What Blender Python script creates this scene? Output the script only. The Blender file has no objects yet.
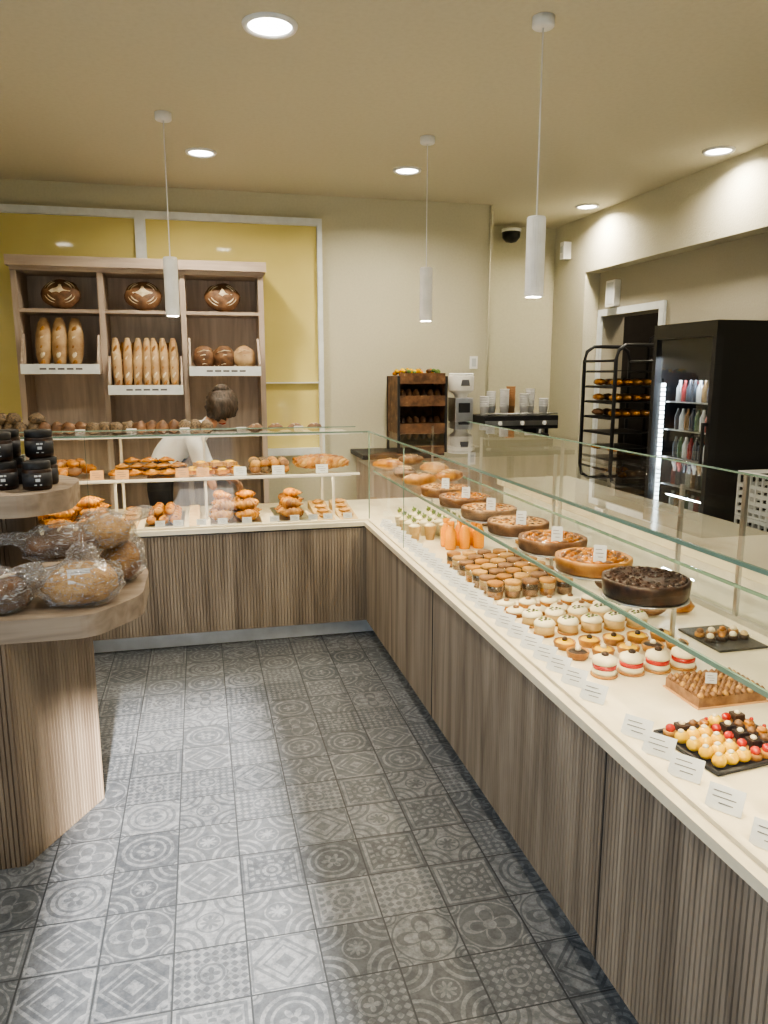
import bpy, math, random
from mathutils import Vector, Matrix, Euler, noise
random.seed(7)
S = bpy.context.scene
pi = math.pi
try:
    S.view_settings.look = 'AgX - Medium High Contrast'
except Exception as ex: print(ex)

# ------------------------------------------------------------------ materials
def newmat(name):
    m = bpy.data.materials.new(name); m.use_nodes = True
    nt = m.node_tree
    for n in list(nt.nodes): nt.nodes.remove(n)
    out = nt.nodes.new('ShaderNodeOutputMaterial')
    return m, nt, out

def food(name, c1, c2, scale=30, rough=.5, bump=.2, metal=0, stretch=None, spec=.5, c3=None, coat=0, lo=.35, hi=.65):
    m, nt, out = newmat(name)
    b = nt.nodes.new('ShaderNodeBsdfPrincipled')
    tc = nt.nodes.new('ShaderNodeTexCoord')
    mp = nt.nodes.new('ShaderNodeMapping')
    if stretch: mp.inputs['Scale'].default_value = stretch
    nz = nt.nodes.new('ShaderNodeTexNoise'); nz.inputs['Scale'].default_value = scale
    nz.inputs['Detail'].default_value = 5
    cr = nt.nodes.new('ShaderNodeValToRGB')
    cr.color_ramp.elements[0].position = lo; cr.color_ramp.elements[0].color = (*c1, 1)
    cr.color_ramp.elements[1].position = hi; cr.color_ramp.elements[1].color = (*c2, 1)
    if c3:
        e = cr.color_ramp.elements.new(min(.97, hi+.12)); e.color = (*c3, 1)
    L = nt.links.new
    L(tc.outputs['Object'], mp.inputs['Vector']); L(mp.outputs['Vector'], nz.inputs['Vector'])
    L(nz.outputs['Fac'], cr.inputs['Fac']); L(cr.outputs['Color'], b.inputs['Base Color'])
    b.inputs['Roughness'].default_value = rough; b.inputs['Metallic'].default_value = metal
    b.inputs['Specular IOR Level'].default_value = spec
    b.inputs['Coat Weight'].default_value = coat
    if bump:
        bp = nt.nodes.new('ShaderNodeBump'); bp.inputs['Strength'].default_value = bump
        bp.inputs['Distance'].default_value = .004
        L(nz.outputs['Fac'], bp.inputs['Height']); L(bp.outputs['Normal'], b.inputs['Normal'])
    L(b.outputs['BSDF'], out.inputs['Surface'])
    return m

def plain(name, c, rough=.5, metal=0, var=.06, spec=.5):
    c2 = tuple(min(1, x*(1+var)) for x in c); c1 = tuple(x*(1-var) for x in c)
    return food(name, c1, c2, 12, rough, 0, metal, spec=spec)

def emis(name, c, s):
    m, nt, out = newmat(name)
    e = nt.nodes.new('ShaderNodeEmission'); e.inputs[0].default_value = (*c, 1); e.inputs[1].default_value = s
    nt.links.new(e.outputs[0], out.inputs[0]); return m

def glassmat(name, tint=(.965, .985, .97), base=.06, rough=0.0, white=0.0, refl=.9, pw=4.5):
    m, nt, out = newmat(name); L = nt.links.new
    t = nt.nodes.new('ShaderNodeBsdfTransparent'); t.inputs[0].default_value = (*tint, 1)
    g = nt.nodes.new('ShaderNodeBsdfGlossy'); g.inputs['Roughness'].default_value = rough
    g.inputs[0].default_value = (1, 1, 1, 1)
    lw = nt.nodes.new('ShaderNodeLayerWeight'); lw.inputs[0].default_value = .5
    p = nt.nodes.new('ShaderNodeMath'); p.operation = 'POWER'; p.inputs[1].default_value = pw
    L(lw.outputs['Facing'], p.inputs[0])
    ma = nt.nodes.new('ShaderNodeMath'); ma.operation = 'MULTIPLY_ADD'
    ma.inputs[1].default_value = refl; ma.inputs[2].default_value = base
    L(p.outputs[0], ma.inputs[0])
    mx = nt.nodes.new('ShaderNodeMixShader')
    L(ma.outputs[0], mx.inputs[0]); L(t.outputs[0], mx.inputs[1]); L(g.outputs[0], mx.inputs[2])
    last = mx
    if white:
        d = nt.nodes.new('ShaderNodeBsdfPrincipled'); d.inputs['Base Color'].default_value = (.85, .85, .87, 1)
        d.inputs['Roughness'].default_value = .2
        m2 = nt.nodes.new('ShaderNodeMixShader')
        nz = nt.nodes.new('ShaderNodeTexNoise'); nz.inputs['Scale'].default_value = 15; nz.inputs['Detail'].default_value = 2
        nz.inputs['Distortion'].default_value = 3
        mr = nt.nodes.new('ShaderNodeMapRange'); mr.inputs[1].default_value = .54; mr.inputs[2].default_value = .72
        mr.inputs[3].default_value = white*.3; mr.inputs[4].default_value = min(1, white*3)
        L(nz.outputs['Fac'], mr.inputs[0]); L(mr.outputs[0], m2.inputs[0])
        L(mx.outputs[0], m2.inputs[1]); L(d.outputs[0], m2.inputs[2]); last = m2
        bp = nt.nodes.new('ShaderNodeBump'); bp.inputs['Strength'].default_value = 1; bp.inputs['Distance'].default_value = .03
        L(nz.outputs['Fac'], bp.inputs['Height']); L(bp.outputs['Normal'], g.inputs['Normal']); L(bp.outputs['Normal'], d.inputs['Normal'])
    L(last.outputs[0], out.inputs[0]); return m

def plaster(name, c, bscale=60, bstr=.25):
    return food(name, tuple(x*.95 for x in c), c, bscale, .85, bstr, spec=.2, lo=.3, hi=.6)

M = {}
M['wall'] = plaster('wall_plaster', (.60, .575, .44))
M['wall_r'] = plaster('wall_rough_plaster', (.62, .595, .47), 90, 1.0)
M['wall_shade'] = plaster('recess_plaster_shaded', (.42, .395, .315), 80, .5)  # recess shade put into a darker copy of the wall colour
M['ceil'] = plaster('ceiling_paint', (.62, .585, .47), 40, .05)
M['dark'] = plain('dark_room_shade', (.05, .045, .04), .8)  # kitchen's dimness put into a near-black wall colour
M['yellow'] = food('yellow_glass_panel', (.70, .60, .22), (.78, .68, .27), 1.2, .05, 0, spec=1)
M['frame'] = plain('window_frame_white', (.74, .78, .79), .4)
M['white'] = plain('white_laminate', (.8, .77, .7), .35)
M['deck'] = plain('display_deck_white', (.78, .71, .55), .3)
M['mottle'] = food('worktop_reflection_mottle', (.74, .68, .54), (.60, .52, .40), 3, .12, 0, lo=.48, hi=.56, stretch=(1, .4, 1))  # worktop mottled in colour to stand in for hazy case-glass reflections
M['wmetal'] = plain('white_lacquer', (.88, .88, .87), .4)
M['black'] = plain('black_lacquer', (.008, .008, .009), .3)
M['blackp'] = plain('black_plastic', (.015, .015, .017), .5)
M['steel'] = plain('brushed_steel', (.55, .56, .57), .3, 1)
M['plinth'] = plain('plinth_metal', (.76, .81, .88), .35, .2)
M['glass'] = glassmat('clear_glass', base=.07)
M['glass2'] = glassmat('shelf_glass', base=.025, refl=.45)
M['gedge'] = plain('glass_edge_green', (.18, .28, .23), .15)
M['gjar'] = glassmat('jar_glass', (.95, .95, .93), .12)
M['bag'] = glassmat('plastic_film', (.98, .98, .985), .11, .07, white=.24)
M['card'] = plain('paper_card', (.60, .63, .66), .6)
M['cardk'] = plain('kraft_card', (.60, .34, .16), .6)
M['print'] = plain('card_print', (.12, .12, .13), .6)
M['crust'] = food('golden_crust', (.20, .072, .011), (.48, .24, .05), 14, .45, .3, coat=.2)
M['crustd'] = food('dark_crust', (.07, .032, .014), (.20, .10, .045), 18, .6, .5, c3=(.42, .30, .18))
M['bag_crust'] = food('baguette_crust', (.32, .19, .09), (.54, .39, .22), 9, .6, .3, c3=(.76, .67, .52))
M['flour'] = food('floury_crust', (.55, .44, .28), (.76, .68, .52), 30, .8, .2)
M['crois'] = food('croissant_glaze', (.22, .062, .006), (.55, .25, .025), 22, .35, .25, coat=.25)
M['seed'] = food('seeded_roll', (.05, .04, .032), (.22, .15, .08), 90, .8, .8)
M['choc'] = food('dark_chocolate', (.014, .006, .004), (.05, .022, .012), 50, .4, .5)
M['chocm'] = food('milk_chocolate', (.16, .075, .03), (.28, .15, .07), 50, .5, .2)
M['apple'] = food('caramel_glaze', (.18, .048, .006), (.54, .23, .022), 40, .2, .5, coat=.6)
M['cream'] = food('cream', (.74, .66, .46), (.82, .76, .58), 20, .5, .1)
M['mousse'] = food('mousse_beige', (.52, .36, .16), (.64, .48, .25), 25, .5, .1)
M['sponge'] = food('sponge', (.36, .19, .055), (.52, .31, .11), 60, .7, .5)
M['red'] = food('red_jelly', (.36, .01, .008), (.50, .035, .018), 30, .15, 0, coat=.5)
M['yel'] = food('lemon_curd', (.80, .46, .006), (.88, .58, .02), 20, .2, .05, coat=.3)
M['orange'] = plain('orange_juice', (.85, .33, .006), .2)
M['green'] = food('herb_leaves', (.05, .12, .02), (.16, .25, .05), 40, .6, .3)
M['navy'] = plain('jar_label', (.03, .03, .035), .5)
M['slate'] = plain('slate_tray', (.015, .015, .017), .45)
M['skin'] = food('skin', (.60, .34, .22), (.66, .40, .27), 12, .5, .05)
M['hair'] = food('dark_hair', (.02, .014, .009), (.08, .052, .034), 60, .6, .8, stretch=(1, 1, .3))
M['shirt'] = plain('white_cotton', (.84, .84, .84), .8)
M['apron'] = plain('black_cotton', (.02, .02, .024), .8)
M['ledc'] = emis('led_cool', (.85, .95, 1), 14)
M['lamp'] = emis('lamp_diffuser', (1, .95, .84), 16)
M['logo'] = plain('logo_panel', (.80, .79, .74), .5)
for i, c in enumerate([(.20, .03, .03), (.45, .47, .48), (.05, .09, .05), (.18, .11, .05), (.05, .055, .07)]):
    M['b%d' % i] = plain('bottle_%d' % i, c, .25)

def woodmat(name, c1, c2, st=(30, 30, 1.2), rough=.6):
    m, nt, out = newmat(name); L = nt.links.new
    b = nt.nodes.new('ShaderNodeBsdfPrincipled'); b.inputs['Roughness'].default_value = rough
    b.inputs['Specular IOR Level'].default_value = .3
    g = nt.nodes.new('ShaderNodeNewGeometry')
    mp = nt.nodes.new('ShaderNodeMapping'); mp.inputs['Scale'].default_value = st
    nz = nt.nodes.new('ShaderNodeTexNoise'); nz.inputs['Scale'].default_value = 1.5; nz.inputs['Detail'].default_value = 8
    nz.inputs['Distortion'].default_value = .6
    L(g.outputs['Position'], mp.inputs['Vector']); L(mp.outputs['Vector'], nz.inputs['Vector'])
    cr = nt.nodes.new('ShaderNodeValToRGB')
    cr.color_ramp.elements[0].position = .32; cr.color_ramp.elements[0].color = (*c1, 1)
    cr.color_ramp.elements[1].position = .68; cr.color_ramp.elements[1].color = (*c2, 1)
    L(nz.outputs['Fac'], cr.inputs['Fac']); L(cr.outputs['Color'], b.inputs['Base Color'])
    bp = nt.nodes.new('ShaderNodeBump'); bp.inputs['Strength'].default_value = .15; bp.inputs['Distance'].default_value = .002
    L(nz.outputs['Fac'], bp.inputs['Height']); L(bp.outputs['Normal'], b.inputs['Normal'])
    L(b.outputs[0], out.inputs[0]); return m
M['rib'] = woodmat('ribbed_grey_oak', (.18, .145, .115), (.37, .31, .25), (10, 10, .7))
M['groove'] = woodmat('rib_groove', (.085, .068, .054), (.15, .122, .096), (10, 10, .7))
M['rib2'] = woodmat('ribbed_brown_oak', (.21, .155, .11), (.33, .255, .185), (14, 14, .8))
M['groove2'] = woodmat('rib_groove_brown', (.07, .05, .036), (.12, .09, .065), (14, 14, .8))
M['oak'] = woodmat('grey_oak', (.36, .29, .235), (.52, .43, .36), (14, 14, 1.2))
M['oakh'] = woodmat('grey_oak_flat', (.34, .27, .22), (.52, .43, .355), (1.5, 16, 16))
M['oakb'] = woodmat('grey_oak_lit_copy', (.50, .42, .35), (.70, .60, .51), (16, 16, 1.5))  # oak lightened in colour to make up for little light at the back
M['oakt'] = woodmat('stand_top_oak', (.26, .205, .16), (.40, .325, .255), (1.2, 14, 14))

# floor tiles ---------------------------------------------------------------
def floormat():
    m, nt, out = newmat('patterned_cement_tiles'); L = nt.links.new
    def mt(op, a, b=None, c=None):
        n = nt.nodes.new('ShaderNodeMath'); n.operation = op
        for i, v in enumerate((a, b, c)):
            if v is None: continue
            if isinstance(v, (int, float)): n.inputs[i].default_value = v
            else: L(v, n.inputs[i])
        return n.outputs[0]
    g = nt.nodes.new('ShaderNodeNewGeometry'); sp = nt.nodes.new('ShaderNodeSeparateXYZ')
    L(g.outputs['Position'], sp.inputs[0])
    u = mt('DIVIDE', mt('SUBTRACT', sp.outputs[0], .065), .2); v = mt('DIVIDE', mt('ADD', sp.outputs[1], .05), .2)
    iu = mt('FLOOR', u); iv = mt('FLOOR', v)
    fu = mt('SUBTRACT', mt('SUBTRACT', u, iu), .5); fv = mt('SUBTRACT', mt('SUBTRACT', v, iv), .5)
    au = mt('ABSOLUTE', fu); av = mt('ABSOLUTE', fv)
    cx = nt.nodes.new('ShaderNodeCombineXYZ'); L(iu, cx.inputs[0]); L(iv, cx.inputs[1])
    wn = nt.nodes.new('ShaderNodeTexWhiteNoise'); wn.noise_dimensions = '3D'; L(cx.outputs[0], wn.inputs['Vector'])
    sc = nt.nodes.new('ShaderNodeSeparateColor'); L(wn.outputs['Color'], sc.inputs[0])
    r1, r2, r3 = sc.outputs[0], sc.outputs[1], sc.outputs[2]
    def length(a, b): return mt('SQRT', mt('ADD', mt('MULTIPLY', a, a), mt('MULTIPLY', b, b)))
    r = length(fu, fv); rc = length(mt('SUBTRACT', .5, au), mt('SUBTRACT', .5, av))
    ang = mt('ARCTAN2', fv, fu); mxx = mt('MAXIMUM', au, av); dd = mt('ADD', au, av)
    def near(x, c, w): return mt('LESS_THAN', mt('ABSOLUTE', mt('SUBTRACT', x, c)), w)
    def OR(*a):
        o = a[0]
        for x in a[1:]: o = mt('MAXIMUM', o, x)
        return o
    pet = lambda k, s, b: mt('LESS_THAN', r, mt('MULTIPLY_ADD', mt('ABSOLUTE', mt('COSINE', mt('MULTIPLY', ang, k))), s, b))
    A = OR(near(r, .40, .03), near(r, .28, .02), mt('MULTIPLY', pet(3, .13, .06), mt('GREATER_THAN', r, .05)), near(rc, .13, .03), near(rc, .05, .02))
    B = OR(mt('SUBTRACT', pet(2, .30, .12), mt('MULTIPLY', pet(2, .24, .07), mt('GREATER_THAN', r, .1))), near(rc, .12, .02), near(rc, .19, .012), near(r, .47, .015))
    C = OR(near(dd, .44, .035), near(dd, .30, .02), mt('LESS_THAN', dd, .14), near(mxx, .46, .015), near(dd, .78, .05), near(rc, .2, .015))
    D = OR(mt('MULTIPLY', mt('GREATER_THAN', mt('MULTIPLY', mt('SINE', mt('MULTIPLY', mt('ADD', fu, fv), 25.1)), mt('SINE', mt('MULTIPLY', mt('SUBTRACT', fu, fv), 25.1))), 0.1), mt('GREATER_THAN', r, .2)), near(r, .17, .02), pet(2, .09, .03))
    E = OR(near(rc, .42, .03), near(rc, .28, .025), near(rc, .14, .02), pet(4, .10, .05), near(r, .2, .012))
    F = OR(near(mxx, .42, .025), mt('MULTIPLY', pet(4, .22, .10), mt('GREATER_THAN', mt('SINE', mt('MULTIPLY', r, 60)), -.2)), mt('MULTIPLY', near(mxx, .33, .04), mt('GREATER_THAN', mt('SINE', mt('MULTIPLY', ang, 16)), 0)))
    tot = None
    for i, p in enumerate([A, B, C, D, E, F]):
        sel = mt('MULTIPLY', mt('GREATER_THAN', r1, i/6), mt('LESS_THAN', r1, (i+1)/6+1e-4))
        t = mt('MULTIPLY', sel, p); tot = t if tot is None else mt('MAXIMUM', tot, t)
    nz = nt.nodes.new('ShaderNodeTexNoise'); nz.inputs['Scale'].default_value = 30; nz.inputs['Detail'].default_value = 9
    nz.inputs['Roughness'].default_value = .75
    L(g.outputs['Position'], nz.inputs['Vector'])
    mr = nt.nodes.new('ShaderNodeMapRange'); mr.inputs[1].default_value = .40; mr.inputs[2].default_value = .60
    mr.inputs[3].default_value = 0; mr.inputs[4].default_value = 1
    L(nz.outputs['Fac'], mr.inputs[0])
    inv = mt('ABSOLUTE', mt('SUBTRACT', tot, mt('GREATER_THAN', r2, .6)))
    fac = mt('ADD', mt('MULTIPLY', inv, mt('MULTIPLY_ADD', mr.outputs[0], .34, .14)), mt('ADD', mt('MULTIPLY', r3, .16), mt('MULTIPLY', mr.outputs[0], .20)))
    mix = nt.nodes.new('ShaderNodeMix'); mix.data_type = 'RGBA'
    L(fac, mix.inputs[0]); mix.inputs[6].default_value = (.056, .064, .078, 1); mix.inputs[7].default_value = (.285, .30, .325, 1)
    gr = mt('GREATER_THAN', mxx, .488)
    mix2 = nt.nodes.new('ShaderNodeMix'); mix2.data_type = 'RGBA'
    L(gr, mix2.inputs[0]); L(mix.outputs[2], mix2.inputs[6]); mix2.inputs[7].default_value = (.04, .045, .053, 1)
    b = nt.nodes.new('ShaderNodeBsdfPrincipled'); L(mix2.outputs[2], b.inputs['Base Color'])
    b.inputs['Roughness'].default_value = .5; b.inputs['Specular IOR Level'].default_value = .35
    bp = nt.nodes.new('ShaderNodeBump'); bp.inputs['Strength'].default_value = .3; bp.inputs['Distance'].default_value = .002
    L(mt('SUBTRACT', mt('MULTIPLY', nz.outputs['Fac'], .4), gr), bp.inputs['Height']); L(bp.outputs['Normal'], b.inputs['Normal'])
    L(b.outputs[0], out.inputs[0]); return m
M['floor'] = floormat()

# ------------------------------------------------------------------ mesh builder
class MB:
    def __init__(s): s.v = []; s.f = []; s.m = []; s.sm = []; s.mats = []
    def mi(s, k):
        if k not in s.mats: s.mats.append(k)
        return s.mats.index(k)
    def add(s, vs, fs, mat, smooth=False):
        o = len(s.v); s.v += [Vector(v) for v in vs]; i = s.mi(mat)
        for f in fs: s.f.append([a+o for a in f]); s.m.append(i); s.sm.append(smooth)
        return s
    def box(s, a, b, mat, rot=None):
        c = (Vector(a)+Vector(b))/2; h = (Vector(b)-Vector(a))/2
        R = Euler(rot).to_matrix() if rot else Matrix.Identity(3)
        vs = [c+R @ Vector((x*h.x, y*h.y, z*h.z)) for x in (-1, 1) for y in (-1, 1) for z in (-1, 1)]
        return s.add(vs, [(0, 1, 3, 2), (4, 6, 7, 5), (0, 4, 5, 1), (2, 3, 7, 6), (0, 2, 6, 4), (1, 5, 7, 3)], mat)
    def cbox(s, c, sz, mat, rot=None):
        c = Vector(c); h = Vector(sz)/2
        return s.box(c-h, c+h, mat, rot)
    def quad(s, a, b, c, d, mat): return s.add([a, b, c, d], [(0, 1, 2, 3)], mat)
    def prism(s, poly, z0, z1, mat):
        n = len(poly); vs = [(x, y, z0) for x, y in poly]+[(x, y, z1) for x, y in poly]
        fs = [tuple(range(n))[::-1], tuple(range(n, 2*n))]+[(i, (i+1) % n, (i+1) % n+n, i+n) for i in range(n)]
        return s.add(vs, fs, mat)
    def lathe(s, c, prof, mat, seg=20, rot=None, wob=0):
        c = Vector(c); R = Euler(rot).to_matrix() if rot else Matrix.Identity(3); vs = []; fs = []
        n = len(prof)
        for i in range(seg):
            a = 2*pi*i/seg
            for r, z in prof:
                rr = r*(1+wob*math.sin(a*9+r*50))
                vs.append(c+R @ Vector((rr*math.cos(a), rr*math.sin(a), z)))
        for i in range(seg):
            j = (i+1) % seg
            for k in range(n-1): fs.append((i*n+k, j*n+k, j*n+k+1, i*n+k+1))
        if prof[0][0] > 1e-4: fs.append(tuple(i*n for i in range(seg))[::-1])
        if prof[-1][0] > 1e-4: fs.append(tuple(i*n+n-1 for i in range(seg)))
        return s.add(vs, fs, mat, True)
    def cyl(s, c, r, h, mat, seg=20, r2=None, rot=None):
        r2 = r if r2 is None else r2; e = min(r, h)*.06
        return s.lathe(c, [(r-e, 0), (r, e), (r2, h-e), (r2-e, h)], mat, seg, rot)
    def ell(s, c, r, mat, seg=16, rings=10, nz=0, ns=8, rot=None, flat=None):
        c = Vector(c); R = Euler(rot).to_matrix() if rot else Matrix.Identity(3); vs = []; fs = []
        for j in range(rings+1):
            t = pi*j/rings
            for i in range(seg):
                a = 2*pi*i/seg
                d = Vector((math.sin(t)*math.cos(a), math.sin(t)*math.sin(a), math.cos(t)))
                k = 1+(nz*noise.noise(d*ns*.3+c*5) if nz else 0)
                p = Vector((d.x*r[0]*k, d.y*r[1]*k, d.z*r[2]*k))
                if flat is not None and p.z < -r[2]*flat: p.z = -r[2]*flat
                vs.append(c+R @ p)
        for j in range(rings):
            for i in range(seg):
                i2 = (i+1) % seg
                fs.append((j*seg+i, (j+1)*seg+i, (j+1)*seg+i2, j*seg+i2))
        return s.add(vs, fs, mat, True)
    def tube(s, pts, rad, mat, seg=10, flatz=1):
        pts = [Vector(p) for p in pts]; n = len(pts)
        if isinstance(rad, (int, float)): rad = [rad]*n
        vs = []; fs = []
        for k in range(n):
            t = (pts[min(k+1, n-1)]-pts[max(k-1, 0)]).normalized()
            up = Vector((0, 0, 1)) if abs(t.z) < .9 else Vector((0, 1, 0))
            x = t.cross(up).normalized(); y = x.cross(t).normalized()
            for i in range(seg):
                a = 2*pi*i/seg
                vs.append(pts[k]+x*math.cos(a)*rad[k]+y*math.sin(a)*rad[k]*flatz)
        for k in range(n-1):
            for i in range(seg):
                j = (i+1) % seg
                fs.append((k*seg+i, k*seg+j, (k+1)*seg+j, (k+1)*seg+i))
        fs.append(tuple(range(seg))[::-1]); fs.append(tuple((n-1)*seg+i for i in range(seg)))
        return s.add(vs, fs, mat, True)
    def ribs(s, p0, p1, z0, z1, n, pitch=.018, depth=.005, mr='rib', mg='groove'):
        p0 = Vector((*p0, 0)); p1 = Vector((*p1, 0)); n = Vector((*n, 0)).normalized(); d = (p1-p0); L = d.length; d.normalize()
        k = max(1, int(L/pitch)); w = L/k
        for i in range(k):
            prof = [(0, 0), (.10, 0), (.24, 1), (.88, 1), (1, 0)]
            q = [p0+d*(i+a)*w+n*depth*b for a, b in prof]
            for j in range(4):
                a, b = q[j], q[j+1]
                s.quad((a.x, a.y, z0), (b.x, b.y, z0), (b.x, b.y, z1), (a.x, a.y, z1), mg if j == 0 else mr)
        for z in (z0, z1):
            a, b = p0, p1; e = n*depth
            s.quad((a.x, a.y, z), (b.x, b.y, z), (b.x+e.x, b.y+e.y, z), (a.x+e.x, a.y+e.y, z), mr)
        return s
    def build(s, name, parent=None, bevel=0):
        lo = Vector([min(v[i] for v in s.v) for i in range(3)]); hi = Vector([max(v[i] for v in s.v) for i in range(3)])
        o = Vector(((lo.x+hi.x)/2, (lo.y+hi.y)/2, lo.z))
        me = bpy.data.meshes.new(name); me.from_pydata([v-o for v in s.v], [], s.f)
        for k in s.mats: me.materials.append(M[k])
        me.polygons.foreach_set('material_index', s.m); me.polygons.foreach_set('use_smooth', s.sm)
        me.update()
        ob = bpy.data.objects.new(name, me); S.collection.objects.link(ob); ob.location = o
        if bevel:
            b = ob.modifiers.new('bevel', 'BEVEL'); b.width = bevel; b.segments = 2; b.limit_method = 'ANGLE'
        if parent: ob.parent = parent; ob.location = o-parent.location
        return ob

def empty(name, loc=(0, 0, 0)):
    e = bpy.data.objects.new(name, None); S.collection.objects.link(e); e.location = loc; return e

def light(name, typ, loc, energy, color, size=.1, size_y=None, rot=(0, 0, 0), parent=None, shape=None, spread=None):
    l = bpy.data.lights.new(name, typ); l.energy = energy; l.color = color
    if typ == 'AREA':
        l.shape = shape or ('RECTANGLE' if size_y else 'DISK'); l.size = size
        if size_y: l.size_y = size_y
        if spread: l.spread = spread
    o = bpy.data.objects.new(name, l); S.collection.objects.link(o)
    o.location = Vector(loc)-(parent.location if parent else Vector()); o.rotation_euler = rot
    if parent: o.parent = parent
    return o

# ------------------------------------------------------------------ room
H = 3.0
MB().box((-2.3, -1.9, -.1), (5.5, 7.5, 0), 'floor').build('floor')
MB().box((-2.3, -1.9, H), (5.5, 7.5, H+.1), 'ceil').build('ceiling')
MB().box((-2.3, 6.47, 0), (2.52, 7.5, H), 'wall').build('wall_back')
MB().box((2.52, 7.35, 0), (3.53, 7.5, H), 'wall').build('wall_back_alcove')
w = MB()
w.box((3.53, -1.9, 2.5), (3.9, 6.7, H), 'wall_r').box((3.53, 6.7, 0), (3.9, 7.5, H), 'wall_r')
w.box((3.68, -1.9, 0), (3.9, 5.67, 2.5), 'wall_shade').box((3.68, 6.6, 0), (3.9, 6.7, 2.5), 'wall_shade').box((3.68, 5.67, 2.1), (3.9, 6.6, 2.5), 'wall_shade')
w.build('wall_right')
w = MB(); w.box((-2.3, -1.9, 0), (-2.2, -1.2, H), 'wall').box((-2.3, 1.6, 0), (-2.2, 7.5, H), 'wall')
w.box((-2.3, -1.2, 0), (-2.2, 1.6, .6), 'wall').box((-2.3, -1.2, 2.6), (-2.2, 1.6, H), 'wall'); w.build('wall_left')  # opening added out of view to let in sky fill
DX0, DX1 = -.38, .46  # unseen doorway behind the camera, edges set to shape the sun patch
w = MB(); w.box((-2.2, -1.9, 0), (DX0, -1.8, H), 'wall').box((DX1, -1.9, 0), (3.68, -1.8, H), 'wall').box((DX0, -1.9, 2.4), (DX1, -1.8, H), 'wall')
w.build('wall_front')
w = MB()
for a, b in (((DX0, -1.87, 0), (DX0+.05, -1.8, 2.4)), ((DX1-.05, -1.87, 0), (DX1, -1.8, 2.4)), ((DX0+.05, -1.87, 2.35), (DX1-.05, -1.8, 2.4))): w.box(a, b, 'frame')
w.build('trim_1')
w = MB()
for a, b in (((-2.28, -1.2, .6), (-2.22, -1.15, 2.6)), ((-2.28, 1.55, .6), (-2.22, 1.6, 2.6)), ((-2.28, .17, .6), (-2.22, .23, 2.6)), ((-2.28, -1.15, .6), (-2.22, 1.55, .65)), ((-2.28, -1.15, 2.55), (-2.22, 1.55, 2.6))): w.box(a, b, 'frame')
w.build('fill_window')  # frame of the unseen window added for sky fill
w = MB(); w.box((3.655, 5.60, 0), (3.679, 5.67, 2.16), 'frame').box((3.655, 6.6, 0), (3.679, 6.66, 2.16), 'frame').box((3.655, 5.67, 2.1), (3.679, 6.6, 2.16), 'frame')
w.build('trim_2')
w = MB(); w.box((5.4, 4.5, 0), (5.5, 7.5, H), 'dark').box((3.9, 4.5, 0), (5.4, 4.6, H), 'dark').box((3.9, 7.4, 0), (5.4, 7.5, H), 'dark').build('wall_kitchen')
w = MB()
X0, X1, Z0, Z1 = -2.15, 1.02, 0.9, 2.81
w.box((X0, 6.44, Z0), (X1, 6.468, Z1), 'yellow')
w.box((X0, 6.40, Z1-.055), (X1, 6.44, Z1), 'frame').box((X1-.04, 6.40, Z0), (X1, 6.44, Z1-.055), 'frame')
w.box((-.43, 6.40, Z0), (-.35, 6.44, Z1-.055), 'frame').box((X0, 6.40, Z0), (X1-.04, 6.44, Z0+.06), 'frame')
w.box((.52, 6.405, 1.50), (X1-.04, 6.44, 1.51), 'frame')
w.build('window_1')

# ------------------------------------------------------------------ ceiling lamps
def downlight(x, y, r, p):
    w = MB(); z = H
    w.lathe((x, y, z), [(r*.78, -.001), (r*.80, -.012), (r*.95, -.014), (r, -.004), (r, 0)], 'wmetal', 36)
    w.lathe((x, y, z), [(0, -.006), (r*.78, -.006)], 'lamp', 36)
    o = w.build('ceiling_downlight')
    light('lamp', 'AREA', (x, y, z-.02), p, (1, .89, .71), r*1.5, parent=o, spread=math.radians(155))
for x, y, r in ((.346, 3.45, .115), (.076, 5.41, .10), (1.496, 5.53, .10), (3.32, 4.59, .10), (3.32, 6.32, .10), (-1.4, 3.4, .11), (.35, 1.5, .11), (2.6, 2.2, .11), (-1.4, 1.2, .11), (2.6, 0, .11)):  # entries after the right-hand pair: unseen downlights added to light the room evenly
    downlight(x, y, r, 25 if y > 5 else (17 if y > 3 else 13))
def pendant(x, y):
    w = MB()
    w.lathe((x, y, H), [(.045, 0), (.045, -.035), (.04, -.04), (0, -.04)], 'wmetal', 24)
    w.tube([(x, y, H-.03), (x, y, 2.23)], .0035, 'wmetal', 8)
    pr = [(.0, 2.24), (.036, 2.238), (.04, 2.23), (.04, 1.92), (.038, 1.912), (.032, 1.912), (.032, 1.95), (0, 1.95)]
    n = 48; vs = []; fs = []; k = len(pr)
    for i in range(n):
        a = 2*pi*i/n
        for r, z in pr:
            rr = r*(1-.035*(i % 2)) if r > .035 else r
            vs.append((x+rr*math.cos(a), y+rr*math.sin(a), z))
    for i in range(n):
        j = (i+1) % n
        for q in range(k-1): fs.append((i*k+q, j*k+q, j*k+q+1, i*k+q+1))
    w.add(vs, fs, 'wmetal')
    o = w.build('pendant_lamp')
    light('lamp', 'AREA', (x, y, 1.93), 6, (1, .87, .66), .055, parent=o)
pendant(1.41, 3.125); pendant(1.415, 4.76); pendant(-.13, 4.68)

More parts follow.
